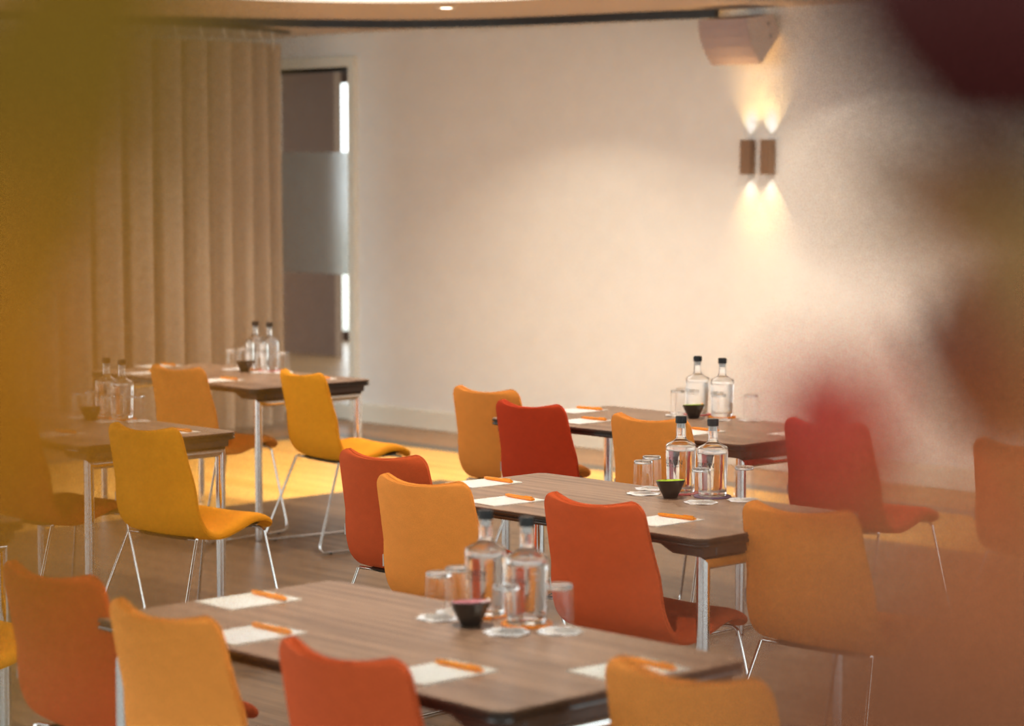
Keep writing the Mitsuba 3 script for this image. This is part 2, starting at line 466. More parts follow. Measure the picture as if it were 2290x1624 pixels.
sp = thing('loudspeaker', 'off-white wedge loudspeaker on the wall above the pair of wall lamps', 'loudspeaker')
part(sp, 'cabinet', ply(prism(PX, -9.42, -9.04), 'speaker_white'))
gm = []
front = PX[[0, 7, 6, 5, 4, 3]]
for p, q in zip(front, front[1:]):
    dv = q - p; L = np.linalg.norm(dv); dv /= L; nn = np.array([dv[1], -dv[0]]); nn = nn if nn[0] < 0 else -nn
    pl = np.array([p + nn * .0003, q + nn * .0003, q + nn * .006, p + nn * .006])
    gm.append(prism(pl, -9.414, -9.046))
part(sp, 'grille', ply(cat_(gm), 'speaker_grille', smooth=30), label='pale grey front grille')
part(sp, 'bracket', ply(box(-9.28, -9.18, 10.80, WALL_Y - .001, 2.60, 2.64, .004), 'speaker_white'))
scr = lathe([(0, 0), (.008, 0), (.008, .004), (0, .005)], 12)
for dy, dz in ((10.78, 2.60), (10.80, 2.53)):
    part(sp, 'screw', ply(scr, 'black_plastic'), T().translate([-9.04, dy, dz]).rotate([0, 1, 0], 90))

# ------------------------------------------------------------------ chair
PROF = np.array([(.272, .408), (.250, .424), (.205, .437), (.13, .437), (.05, .418), (-.02, .400), (-.075, .394), (-.125, .402), (-.168, .427), (-.200, .466), (-.224, .52), (-.244, .59), (-.266, .67), (-.286, .75), (-.301, .812)])


def chair_meshes():
    P0, s = spline(PROF, 400)
    u0 = np.linspace(0, 1, 66)
    u0 = (1 - .8) * u0 + .8 * (.5 - .5 * np.cos(np.pi * u0))
    P = np.column_stack([np.interp(u0, np.linspace(0, 1, 400), P0[:, k]) for k in (0, 1)])
    tt = np.gradient(P, axis=0); tt /= np.linalg.norm(tt, axis=1, keepdims=True)
    N = np.column_stack([-tt[:, 1], tt[:, 0]])          # inner side: up over the seat, forward over the back
    N = np.where((N[:, 1:] * 1 + N[:, :1] * .5) < 0, -N, N)
    ss = np.r_[0, np.cumsum(np.linalg.norm(np.diff(P, axis=0), axis=1))]; L = ss[-1]
    vv = ss / L
    w = np.interp(vv, [0, .08, .25, .42, .55, .7, .85, 1], [.165, .187, .212, .222, .226, .220, .207, .198])
    dist_top, dist_front = L - ss, ss
    R1, R2 = .046, .07
    w = w - np.where(dist_top < R1, R1 - np.sqrt(np.maximum(R1 ** 2 - (R1 - dist_top) ** 2, 0)), 0) * .9
    w = w - np.where(dist_front < R2, R2 - np.sqrt(np.maximum(R2 ** 2 - (R2 - dist_front) ** 2, 0)), 0) * .9
    back = np.clip((vv - .45) / .3, 0, 1)
    nu = 31
    # denser towards the side edges
    uu = np.sin(np.linspace(-1, 1, nu) * np.pi / 2 * .999)
    seat_dish = np.clip(1 - back * 1.6, 0, 1) * np.clip(vv / .12, 0, 1)
    front_droop = np.clip(1 - vv / .2, 0, 1)
    grid = np.zeros((len(P), nu, 3)); Ng = np.zeros_like(grid)
    for i in range(len(P)):
        off = (back[i] * .047 + seat_dish[i] * .012 - front_droop[i] * .010) * uu ** 2
        y = P[i, 0] + N[i, 0] * off; z = P[i, 1] + N[i, 1] * off
        top = np.clip((vv[i] - .8) / .2, 0, 1)
        z = z + top * .009 * (uu ** 2 - .35)
        grid[i, :, 0] = w[i] * uu; grid[i, :, 1] = y; grid[i, :, 2] = z
        slope = 2 * (back[i] * .047 + seat_dish[i] * .012 - front_droop[i] * .01) * uu / max(w[i], .05)
        n3 = np.column_stack([-slope, np.full(nu, N[i, 0]), np.full(nu, N[i, 1])])
        Ng[i] = n3 / np.linalg.norm(n3, axis=1, keepdims=True)
    e = 1 - np.abs(uu)[None, :] ** 10
    endv = np.minimum(1, dist_top / .03)[:, None]
    lip = (np.clip(dist_front / .15, 0, 1) ** .75)[:, None]
    th = .030 * np.sqrt(np.clip(e, 0, 1)) * np.sqrt(np.clip(1 - (1 - endv) ** 2, 0, 1)) * lip + .007 + .009 * back[:, None]

    def closed(a, b, shrink=1.0):
        A = grid + Ng * a[..., None]; B = grid + Ng * b[..., None]
        n, m_ = A.shape[:2]
        V = np.vstack([A.reshape(-1, 3), B.reshape(-1, 3)])
        Fc = []; o = n * m_
        for i in range(n - 1):
            for j in range(m_ - 1):
                p = i * m_ + j
                Fc += [(p, p + 1, p + 1 + m_), (p, p + 1 + m_, p + m_)]
                Fc += [(p + o + 1, p + o, p + 1 + m_ + o), (p + 1 + m_ + o, p + o, p + m_ + o)]
        rim = [i * m_ for i in range(n)] + [(n - 1) * m_ + j for j in range(1, m_)] + [i * m_ + m_ - 1 for i in range(n - 2, -1, -1)] + [j for j in range(m_ - 2, 0, -1)]
        for p, q in zip(rim, rim[1:] + rim[:1]):
            Fc += [(p, q, q + o), (p, q + o, p + o)]
        mm = trimesh.Trimesh(V, Fc, process=False)
        mm.fix_normals()
        return mm
    shell = closed(th * 0, th * .48)
    pad = closed(th * .50, th)
    # seam: thin piping along the joint
    midp = grid + Ng * (th * .49)[..., None]
    n, m_ = midp.shape[:2]
    loop = [midp[i, 0] for i in range(n)] + [midp[n - 1, j] for j in range(1, m_)] + [midp[i, m_ - 1] for i in range(n - 2, -1, -1)]
    seam = tube(np.array(loop), .0010, 5)
    k = int(np.argmin(np.abs(P[:, 1] - .535) + (P[:, 0] > -.1) * 9))
    return shell, pad, seam, midp[k, 0]


shell_m, pad_m, seam_m, tag_at = chair_meshes()
CH = {}
for k in FABRIC:
    CH[k] = (ply(shell_m, 'fabric_' + k, smooth=50), ply(pad_m, 'fabric_' + k, smooth=50), ply(seam_m, 'seam_' + k, smooth=60))
RR = .0055


def rod(pts, r=.05):
    return ply(tube(fillet(pts, r, 7), RR, 10), 'chrome', smooth=40)


zf = RR + .004
side_rod = {s: rod([(s * .19, -.165, .410), (s * .25, -.315, zf), (s * .25, .235, zf), (s * .165, .205, .402)], .045) for s in (-1, 1)}
front_bar = rod([(-.164, .204, .402), (-.150, .20, .415), (-.06, .19, .412), (.06, .19, .412), (.150, .20, .415), (.164, .204, .402)], .014)
rear_bar = rod([(-.189, -.163, .411), (-.17, -.14, .406), (-.09, -.12, .399), (.09, -.12, .399), (.17, -.14, .406), (.189, -.163, .411)], .03)
plate = ply(stack([np.array([(-.11, -.15, .401), (.11, -.15, .401), (.12, .18, .415), (-.12, .18, .415)]), np.array([(-.15, -.16, .412), (.15, -.16, .412), (.15, .20, .432), (-.15, .20, .432)])]), 'dark_plate')
glide = ply(lathe([(.0, 0), (.008, 0), (.009, .004), (.008, .010), (0, .012)], 10), 'black_plastic', smooth=40)
tg = box(-.013, .002, -.0012, .0012, -.019, .019, .0004); tg.apply_translation(tag_at)
tagp = ply(tg, 'tag_grey')
HORN = np.array([-.172, -.290])


def chair(hx, hy, rot, colour, label):
    """hx, hy: where the left top corner of the back stands; rot: degrees counter-clockwise from facing the wall."""
    a = math.radians(rot)
    off = np.array([HORN[0] * math.cos(a) - HORN[1] * math.sin(a), HORN[0] * math.sin(a) + HORN[1] * math.cos(a)])
    w = at(hx - off[0], hy - off[1], 0, rot)
    key = thing('side_chair', label, 'chair', 'upholstered chairs at the conference tables')
    sh, pd, sm = CH[colour]
    part(key, 'backrest_shell', sh, w)
    part(key, 'seat_pad', pd, w)
    part(key, 'seam', sm, w, 'fine piping where shell and pad meet')
    part(key, 'tag', tagp, w, 'small grey woven tag')
    for s in (-1, 1):
        r = part(key, 'runner', side_rod[s], w)
        for yy in (-.25, .17):
            part(r, 'glide', glide, w @ T().translate([s * .25, yy, 0]))
    part(key, 'front_bar', front_bar, w)
    part(key, 'rear_bar', rear_bar, w)
    part(key, 'seat_plate', plate, w, 'dark plate under the seat')
    return key


# ------------------------------------------------------------------ table
TW, TD, TZ = 1.38, .735, .735


def table_meshes():
    top = stack([ringz(rrect(TW - .006, TD - .006, .035), TZ - .004), ringz(rrect(TW - .004, TD - .004, .036), TZ - .001), ringz(rrect(TW - .008, TD - .008, .034), TZ)])
    prof = [(.010, -.030), (.003, -.028), (0, -.023), (.001, -.019), (.007, -.0165), (.007, -.0145), (.001, -.012), (0, -.008), (.001, -.0055), (.004, -.0042)]
    band = stack([ringz(rrect(TW - 2 * o, TD - 2 * o, max(.038 - o * .7, .03)), TZ + z) for o, z in prof])
    return top, band


top_m, band_m = table_meshes()
uvt = np.column_stack([top_m.vertices[:, 0], top_m.vertices[:, 1]])
TT = {'top': ply(top_m, 'table_veneer', uv=uvt), 'band': ply(band_m, 'table_edge', smooth=35)}
lx, ly = TW / 2 - .046, TD / 2 - .058
LR = .0205
LR = .0200
_lm = tube([(0, 0, .004), (0, 0, .03), (0, 0, .3), (0, 0, .60), (0, 0, .657)], [LR * .8, LR * .86, LR * .95, LR, LR], 28)
_v = np.array(_lm.vertices); _t = _v[:, 2] > .65; _v[_t, 2] = .657 + _v[_t, 1] - .0003; _lm = trimesh.Trimesh(_v, _lm.faces, process=False)
leg_s = ply(_lm, 'chrome', smooth=40)      # the mitre rises towards +y
foot_s = ply(lathe([(0, 0), (.013, 0), (.0155, .004), (.0155, .008), (0, .008)], 16), 'black_plastic', smooth=40)
rail_m = tube([(0, -ly, .657), (0, 0, .657), (0, ly, .657)], LR, 28)
_v = np.array(rail_m.vertices); _e = np.abs(_v[:, 1]) > .1; _v[_e, 1] += np.sign(_v[_e, 1]) * (_v[_e, 2] - .657); rail_m = trimesh.Trimesh(_v, rail_m.faces, process=False)
rail_s = ply(rail_m, 'chrome', smooth=40)
def wedge(x0, x1, xb, y0, y1, z0, z1):
    return trimesh.convex.convex_hull(np.array([(x, y, z1) for x in (x0, x1) for y in (y0, y1)] + [(x, y, z0) for x in (xb, x1) for y in (y0 + .003, y1 - .003)]))


block = ply(wedge(-.15, .022, -.095, -.030, .026, .6775, .7045), 'table_beam')
beam_end = ply(box(-.026, .026, -ly + .027, ly - .027, .6772, .7045, .003), 'table_beam')
knob = ply(lathe([(0, 0), (.015, 0), (.017, .004), (.017, .02), (0, .022)], 18), 'black_plastic', smooth=40)


def table(x, y, label, rot=0.0):
    key = thing('conference_table', label, 'table', 'conference tables')
    w = at(x, y, 0, rot)
    part(key, 'tabletop', TT['top'], w, 'brown wood-grain top')
    part(key, 'edge_band', TT['band'], w, 'dark grooved edge')
    for s in (-1, 1):
        part(key, 'end_beam', beam_end, w @ T().translate([s * lx, 0, 0]))
        r = part(key, 'end_rail', rail_s, w @ T().translate([s * lx, 0, 0]), 'chrome cross tube')
        for q in (-1, 1):
            l = part(key, 'leg', leg_s, w @ T().translate([s * lx, q * ly, 0]).rotate([0, 0, 1], 0 if q > 0 else 180), 'round chrome leg')
            part(key, 'corner_block', block, w @ T().translate([s * lx, q * ly, 0]).rotate([0, 0, 1], 0).scale([s, q, 1]), 'dark chamfered corner block')
            part(l, 'foot', foot_s, w @ T().translate([s * lx, q * ly, -.0005]))
            part(key, 'clamp', knob, w @ T().translate([s * (lx - .012), q * (ly - .09), .661]).rotate([0, 1, 0], 90 * s))
    return key


# ------------------------------------------------------------------ tableware
def bottle_meshes():
    out = [(0, .0), (.040, .0), (.0435, .0015), (.0445, .005), (.0450, .02), (.0492, .142), (.0488, .150), (.0455, .156), (.030, .163), (.0195, .169), (.0168, .176), (.0160, .185), (.0160, .2215)]
    wl = .135
    inner_air = [(.0120, .2215), (.0120, .182), (.0150, .1715), (.027, .1605), (.0435, .1525), (.0462, .147), (np.interp(wl, [.02, .142], [.042, .0462]), wl)]
    wat = [(0, .014), (.030, .0125), (.0395, .0135), (.0415, .017), (.042, .022), (np.interp(wl, [.02, .142], [.042, .0462]), wl)]
    g = lathe(out + inner_air, 56)
    wb = lathe(wat, 56)
    wt = lathe([(np.interp(wl, [.02, .142], [.042, .0462]), wl), (0, wl)], 56)
    return g, wb, wt


gm_, wb_, wt_ = bottle_meshes()
if wb_.face_normals[len(wb_.faces) // 2] @ np.append(wb_.triangles_center[len(wb_.faces) // 2][:2], 0) < 0: wb_.invert()
if wt_.face_normals[0][2] < 0: wt_.invert()
BOT = {'glass': ply(gm_, 'glass', smooth=40), 'water': ply(wb_, 'water', smooth=40), 'water_surface': ply(wt_, 'water_top')}
BOT['stopper'] = ply(lathe([(0, .2215), (.0165, .2216), (.0178, .2225), (.0178, .241), (.0168, .2435), (0, .244)], 32), 'black_plastic', smooth=40)
BOT['cork'] = ply(lathe([(0, .206), (.0108, .2062), (.0112, .2212), (0, .2213)], 20), 'tag_grey', smooth=40)


def wrap_text(txt, h, z, r, a_end, bold=False):
    m = meshkit.text_mesh(txt, h, .0004, bold)
    v = np.array(m.vertices)
    wdt = v[:, 0].max()
    ang = a_end + (v[:, 0] - wdt) / r
    rr = r + .0003 + v[:, 2]
    m = trimesh.Trimesh(np.column_stack([rr * np.cos(ang), rr * np.sin(ang), z + v[:, 1]]), m.faces, process=False)
    m = m.subdivide_to_size(.004) if len(m.faces) < 3 else m
    return m


FACE = -math.pi / 2 + math.radians(46 - 0)     # towards the camera: -AHEAD direction = (sin46, -cos46)
FACE = math.atan2(-AHEAD[1], -AHEAD[0])
r_at = lambda z: np.interp(z, [.02, .142], [.0450, .0492])
txt = cat_([wrap_text('LUMEN', .0145, .093, r_at(.103), FACE + .02), wrap_text('HOTEL & EVENTS', .0054, .0835, r_at(.086), FACE + .02)])
BOT['lettering'] = ply(txt, 'print_black')


def bottle(x, y, z, rot, label):
    key = thing('water_bottle', label, 'bottle', 'water bottles on the tables')
    w = at(x, y, z, rot)
    for p, lb in (('glass', None), ('water', None), ('water_surface', None), ('cork', None), ('stopper', 'black stopper'), ('lettering', 'LUMEN lettering')):
        nm = {'water_surface': None}.get(p, p)
        if nm is None:
            put(f'{key}__water__surface', BOT[p], w)
        else:
            part(key, nm, BOT[p], w, lb)
    return key


tw_out = lathe([(.0300, .1000), (.0306, .094), (.0312, .07), (.0330, .003), (.0327, .0006)], 44)
tw_in = lathe([(.0268, .0905), (.0285, .086), (.0294, .07), (.0310, .0008), (.0318, .0002)], 44)
tbase = lathe([(0, .0935), (.0262, .0935), (.0286, .0960), (.0298, .1000), (.0296, .1025), (.0272, .1045), (0, .1040)], 44)
TUM = {'wall': ply(tw_out, 'pane', smooth=45), 'base': ply(tbase, 'glass', smooth=45)}


def glass(x, y, z, label):
    key = thing('tumbler', label, 'drinking glass', 'upturned tumblers on the tables')
    part(key, 'wall', TUM['wall'], at(x, y, z))
    part(key, 'base', TUM['base'], at(x, y, z), 'thick glass base')
    return key


def doily_mesh(r, seed):
    n = 72; rr = random.Random(seed)
    a = np.arange(n) * 2 * np.pi / n
    lob = 10 + seed % 3
    rad = r * (1 + .045 * np.cos(lob * a + seed) + .012 * np.cos(3 * a + seed))
    rings = []
    for fr, dz in ((1.0, 0), (.995, .001), (.9, .0014), (.66, .0012), (.64, .0014)):
        zz = .0022 * (fr > .8) * (np.sin(5 * a + seed) + 1) * .5 * fr
        rings.append(np.column_stack([rad * fr * np.cos(a), rad * fr * np.sin(a), dz + zz]))
    return stack(rings)


DOI = [ply(doily_mesh(.053, s), 'doily_paper', smooth=40) for s in range(4)]
_di = [0]


def doily(x, y, z, label):
    key = thing('paper_doily', label, 'doily', 'paper doilies under the tumblers')
    _di[0] += 1
    put(key, DOI[_di[0] % 4], at(x, y, z, 37.0 * _di[0]))
    return key


COA = {k: ply(lathe([(0, 0), (.0585, 0), (.0595, .001), (.0595, .0035), (.0585, .0045), (0, .0045)], 40), k, smooth=40) for k in ('felt_orange', 'felt_purple', 'felt_rose')}


def coaster(x, y, z, m_, label):
    key = thing('felt_coaster', label, 'coaster')
    put(key, COA[m_], at(x, y, z))


def bowl_meshes():
    n = 56
    a = np.arange(n) * 2 * np.pi / n

    def ring(r, z, k):
        return np.column_stack([r * np.cos(a) * (1 + .04 * k * np.cos(2 * a)), r * np.sin(a), z + k * .0035 * np.cos(a - FACE - .5)])
    outp = [(.020, 0, 0), (.0215, .001, 0), (.0255, .010, .05), (.034, .026, .25), (.0415, .042, .6), (.0465, .0555, 1)]
    shell = stack([ring(*p) for p in outp] + [ring(.0448, .0553, 1), ring(.0395, .042, .6), ring(.032, .027, .25), ring(.024, .012, .05), ring(.012, .006, 0)])
    lin = stack([ring(.0116, .0064, 0), ring(.0236, .0125, .05), ring(.0316, .0273, .25), ring(.0391, .0422, .6), ring(.0446, .0556, 1), ring(.0444, .0560, 1), ring(.0386, .0424, .6), ring(.0310, .0278, .25), ring(.023, .0130, .05), ring(.0115, .0070, 0)], cap_bottom=False)
    return shell, lin


bs_, bl_ = bowl_meshes()
BOWL = {'s': ply(bs_, 'bowl_black', smooth=40), 'bowl_lime': ply(bl_, 'bowl_lime', smooth=40), 'bowl_pink': ply(bl_, 'bowl_pink', smooth=40), 'bowl_brown': ply(bl_, 'bowl_brown', smooth=40)}


def bowl(x, y, z, m_, label, inner):
    key = thing('sweets_bowl', label, 'bowl')
    w = at(x, y, z)
    part(key, 'body', BOWL['s'], w, 'black outside')
    part(key, 'lining', BOWL[m_], w, inner)


PADM = ply(box(-.0745, .0745, -.105, .105, 0, .0032, .0006), 'paper')


def pad(x, y, rot, label):
    key = thing('notepad', label, 'notepad', 'white notepads on the tables')
    put(key, PADM, at(x, y, TZ + .0003, rot))


pen_body = tube([(-.070, 0, 0), (-.069, 0, 0), (-.050, 0, 0), (.02, 0, 0), (.056, 0, 0), (.0665, 0, 0), (.068, 0, 0)], [.0030, .0052, .0056, .0056, .0052, .0034, .002], 14)
pen_tip = tube([(.066, 0, 0), (.071, 0, 0)], [.0019, .0008], 8)
pen_clip = box(-.066, -.030, -.0012, .0012, .0052, .0078, .0004)
pen_btn = tube([(-.0705, 0, 0), (-.077, 0, 0)], [.0026, .0024], 10)
pl = meshkit.text_mesh('LUMEN', .0036, .0003)
pl.apply_translation([-.004, -.0018, .0054])
dotm = lathe([(0, 0), (.0022, 0), (.0022, .0003), (0, .0003)], 14); dotm.apply_translation([-.010, 0, .0054])
PEN = {'barrel': ply(pen_body, 'pen_orange', smooth=40), 'tip': ply(pen_tip, 'tag_grey', smooth=40), 'clip': ply(pen_clip, 'pen_orange'), 'button': ply(pen_btn, 'pen_orange', smooth=40)}
pp = cat_([pl, dotm])
pp.apply_transform(trimesh.transformations.rotation_matrix(math.radians(38), [1, 0, 0]))
PEN['print'] = ply(pp, 'pen_print')


def pen(x, y, z, rot, label):
    key = thing('ballpoint_pen', label, 'pen', 'orange pens on the notepads')
    w = at(x, y, z + .0057, rot)
    for k in ('barrel', 'tip', 'clip', 'button', 'print'):
        part(key, k, PEN[k], w, {'print': 'small printed wordmark', 'tip': 'grey tip'}.get(k))


# ------------------------------------------------------------------ the sets
WHERE = {'A': 'the nearest table', 'B': 'the middle table', 'C': 'the bare-wall table', 'D': 'the curtain table', 'E': 'the hazy left table'}
TAB = {'A': (-3.985, 3.52), 'B': (-5.15, 5.415), 'C': (-6.585, 7.255), 'D': (-9.68, 7.36), 'E': (-8.27, 5.45), 'F': (-6.79, 3.53)}
table(*TAB['A'], 'nearest conference table with brown wood-grain top and chrome legs')
table(*TAB['B'], 'brown table in the middle of the right row, between two rust chairs')
table(*TAB['C'], 'farthest brown table of the right row, in front of the bare wall')
table(*TAB['D'], 'brown table at the back left beside the curtain')
table(*TAB['E'], 'brown table in the orange haze at the left, in front of the curtain table')
table(*TAB['F'], 'brown table of which only a corner shows at the left edge')

CHAIRS = [
    # horn x, y, rot, colour, label
    ('A1', -4.976, 3.100, 2, 'rust', 'rust chair at the left end of the nearest table, leftmost foreground chair'),
    ('A2', -4.378, 2.995, 0, 'orange', 'orange foreground chair left at the nearest table, overlapping a rust chair'),
    ('A3', -3.775, 2.992, 0, 'rust', 'rust chair cut by the bottom edge at the nearest table'),
    ('A4', -3.174, 3.332, 4, 'orange', 'orange chair at the bottom edge near the right end of the nearest table'),
    ('B1', -6.217, 5.188, 6, 'rust', 'rust chair behind an orange chair at the left end of the middle table'),
    ('B2', -5.632, 4.848, 4, 'orange', 'orange chair in front of the middle table, overlapping a rust one'),
    ('B3', -4.969, 4.921, 0, 'rust', 'rust chair with seat under the middle table, right of the nearest bottles'),
    ('B4', -4.440, 5.201, 4, 'orange', 'orange chair in the haze at the right end of the middle table'),
    ('C1', -7.694, 7.066, 2, 'orange', 'orange chair standing before the bare wall at the left end of the far table'),
    ('C2', -7.104, 6.759, 0, 'red', 'deep red chair at the left of the far table'),
    ('C3', -6.407, 6.715, 2, 'orange', 'orange chair in front of the far table, behind the middle bottles'),
    ('C4', -5.834, 7.072, 0, 'hazed_rust', 'rust chair, red haze put into its colour, right end of the far table'),
    ('D1', -9.540, 6.777, 4, 'orange', 'orange chair with its back to us at the front of the curtain table'),
    ('D2', -8.911, 7.062, -8, 'amber', 'yellow-orange chair with bright seat at the right end of the curtain table'),
    ('E1', -8.150, 4.950, 2, 'rust', 'brownish rust chair in the haze at the left edge beside the yellow one'),
    ('E2', -7.466, 5.109, 6, 'amber', 'yellow-orange chair with bright yellow seat at the hazy left table'),
    ('F1', -6.02, 3.25, 4, 'amber', 'yellow chair of which only the seat shows at the lower left edge'),
    ('G1', -4.93, 7.02, 2, 'rust', 'chair cut off by the right edge'),
]
for n_, hx, hy, r_, c_, l_ in CHAIRS:
    chair(hx - (.026 if n_[0] == 'A' else .008), hy, r_, c_, l_)

PADS = {'A': [(-4.581, 3.54), (-4.243, 3.282), (-3.652, 3.309), (-3.394, 3.614)], 'B': [(-5.765, 5.437), (-5.41, 5.191), (-4.782, 5.232), (-4.545, 5.507)],
        'C': [(-7.205, 7.357), (-6.895, 7.065), (-6.302, 7.085), (-5.985, 7.34)], 'D': [(-10.36, 7.425), (-10.05, 7.13), (-9.463, 7.140), (-9.19, 7.499)],
        'E': [(-8.93, 5.46), (-8.55, 5.23), (-8.0, 5.225), (-7.735, 5.585)]}
SEAT = ['left end', 'left front', 'right front', 'right end']
for t_, ps in PADS.items():
    for i, (x, y) in enumerate(ps):
        r_ = rng.uniform(-4, 4)
        pad(x, y, r_, f'white notepad at the {SEAT[i]} of {WHERE[t_]}')
        a = math.radians(r_)
        ox, oy = .006, .055
        pen(x + ox * math.cos(a) - oy * math.sin(a), y + ox * math.sin(a) + oy * math.cos(a), TZ + .0037, 180 + r_ + rng.uniform(-3, 5), f'orange pen on the notepad at the {SEAT[i]} of {WHERE[t_]}')

GL = {'A': [(-4.098, 3.722), (-4.122, 3.805), (-3.865, 3.715), (-3.790, 3.808)], 'B': [(-5.222, 5.626), (-5.286, 5.735), (-4.960, 5.608), (-4.900, 5.743)],
      'C': [(-6.784, 7.520), (-6.827, 7.600), (-6.540, 7.505), (-6.440, 7.590)], 'D': [(-9.925, 7.575), (-9.952, 7.670), (-9.684, 7.575), (-9.600, 7.655)],
      'E': [(-8.46, 5.66), (-8.50, 5.76), (-8.24, 5.65), (-8.17, 5.75)]}
BO = {'A': [(-4.050, 3.826), (-3.903, 3.816)], 'B': [(-5.150, 5.725), (-5.022, 5.733)], 'C': [(-6.745, 7.600), (-6.603, 7.595)], 'D': [(-9.850, 7.672), (-9.733, 7.672)], 'E': [(-8.40, 5.755), (-8.28, 5.75)]}
BW = {'A': (-3.980, 3.712, 'bowl_pink'), 'B': (-5.101, 5.622, 'bowl_lime'), 'C': (-6.668, 7.490, 'bowl_lime'), 'D': (-9.79, 7.555, 'bowl_brown'), 'E': (-8.35, 5.64, 'bowl_brown')}
CO = {'A': ('felt_orange', 'felt_orange'), 'B': ('felt_rose', 'felt_purple'), 'C': ('felt_rose', 'felt_orange'), 'D': ('felt_orange', 'felt_rose'), 'E': ('felt_orange', 'felt_orange')}
CN = {'felt_orange': 'orange', 'felt_rose': 'dusty rose', 'felt_purple': 'dark purple'}
GP = ['front left of the bottles', 'back left of the bottles', 'in front of the bottles', 'right of the bottles']
for t_ in 'ABCDE':
    for i, (x, y) in enumerate(GL[t_]):
        doily(x, y, TZ + .0003, f'white scalloped doily under the tumbler {GP[i]} on {WHERE[t_]}')
        glass(x, y, TZ + .0042, f'upturned clear tumbler {GP[i]} on {WHERE[t_]}')
    for i, (x, y) in enumerate(BO[t_]):
        sd = ('left', 'right')[i]
        coaster(x, y, TZ + .0003, CO[t_][i], f'{CN[CO[t_][i]]} felt coaster under the {sd} bottle on {WHERE[t_]}')
        bottle(x, y, TZ + .0051, -1.5 * i, f'{sd} clear water bottle with black stopper on {WHERE[t_]}')
    x, y, k = BW[t_]
    inner = {'bowl_pink': 'pale pink inside', 'bowl_lime': 'lime green inside', 'bowl_brown': 'brown inside'}[k]
    bowl(x, y, TZ + .0003, k, f'small dark bowl, {inner}, on {WHERE[t_]}', inner)
# wrapped mint in the nearest bowl, sweet in the far one
mt = cat_([box(-.011, .011, -.007, .007, 0, .006, .002), trimesh.convex.convex_hull(np.array([(.011, 0, .003), (.020, .009, .001), (.020, -.009, .001), (.020, .008, .008), (.020, -.008, .007)])),
           trimesh.convex.convex_hull(np.array([(-.011, 0, .003), (-.020, .009, .001), (-.020, -.009, .001), (-.020, .008, .008)]))])
for (tk, dx, dy, dz, lb) in (('A', .028, .012, .050, 'white wrapped mint in the pink-lined bowl'), ('C', .022, .01, .047, 'small wrapped sweet in the bowl on the table before the bare wall')):
    k = thing('wrapped_mint', lb, 'sweet')
    put(k, ply(mt, 'mint_wrap' if tk == 'A' else 'felt_orange'), T().translate([BW[tk][0] + dx, BW[tk][1] + dy, TZ + dz]).rotate([0, 1, 0], -38).rotate([0, 0, 1], 30))

# ------------------------------------------------------------------ bouquet close to the lens, on a tall table
NEARER = .86


def fg(px, py, d):
    """The point that stands d metres in front of the lens, this far off its axis."""
    up = np.cross(RIGHT, FWD)
    d = d * NEARER
    return EYE + d * (FWD + RIGHT * (px - 1145) / FPX - up * (py - 812) / FPX)


pbr('leaf_olive', srgb(112, 80, 0), .7, specular=.2)
pbr('petal_amber', srgb(168, 104, 10), .7, specular=.2)
pbr('petal_orange', srgb(196, 106, 46), .6)
pbr('petal_brown', srgb(124, 74, 8), .6)
pbr('petal_maroon', srgb(60, 7, 10), .6)
pbr('petal_wine', srgb(66, 10, 10), .6)
pbr('petal_russet', srgb(122, 64, 28), .6)
pbr('petal_red', srgb(190, 22, 34), .55)
pbr('stem_green', srgb(96, 104, 40), .6)
VB = EYE + AHEAD * .50
BZ = 1.06
bt = thing('bar_table', 'tall round bar table close to the camera, below the picture', 'table')
W_ = at(VB[0], VB[1])
part(bt, 'top', ply(lathe([(0, BZ - .028), (.22, BZ - .028), (.232, BZ - .02), (.232, BZ - .006), (.226, BZ), (0, BZ)], 48), 'table_edge', smooth=40), W_)
part(bt, 'column', ply(lathe([(0, .015), (.03, .015), (.03, BZ - .03), (0, BZ - .03)], 24), 'chrome', smooth=40), W_)
part(bt, 'base', ply(lathe([(0, 0), (.21, 0), (.212, .006), (.05, .022), (.03, .03), (0, .03)], 48), 'chrome', smooth=40), W_)
vs = thing('flower_vase', 'slim dark vase on the bar table, below the picture', 'vase')
put(vs, ply(lathe([(0, 0), (.040, 0), (.044, .004), (.050, .12), (.040, .26), (.034, .31), (.040, .335), (.038, .336), (.031, .312), (.036, .26), (.045, .12), (.038, .012), (0, .012)], 40), 'bowl_black', smooth=40), at(VB[0], VB[1], BZ + .0005))
MOUTH = np.array([VB[0], VB[1], BZ + .33])


def bez(p0, p1, p2, p3, n=16):
    t = np.linspace(0, 1, n)[:, None]
    return (1 - t) ** 3 * p0 + 3 * (1 - t) ** 2 * t * p1 + 3 * (1 - t) * t * t * p2 + t ** 3 * p3


def stem(key, tip, i, r=.0022, lead=None):
    foot = MOUTH + np.array([.012 * math.cos(i * 2.1), .012 * math.sin(i * 2.1), -.2])
    m1 = MOUTH + np.array([.018 * math.cos(i * 2.1), .018 * math.sin(i * 2.1), .02])
    low = tip - np.array([0, 0, .16]) if lead is None else lead
    P = np.vstack([bez(foot, foot + (m1 - foot) * .5, m1, m1, 6)[:-1], bez(m1, m1 + np.array([0, 0, .08]), low, tip, 14)])
    part(key, 'stem', ply(tube(P, r, 8), 'stem_green', smooth=40))


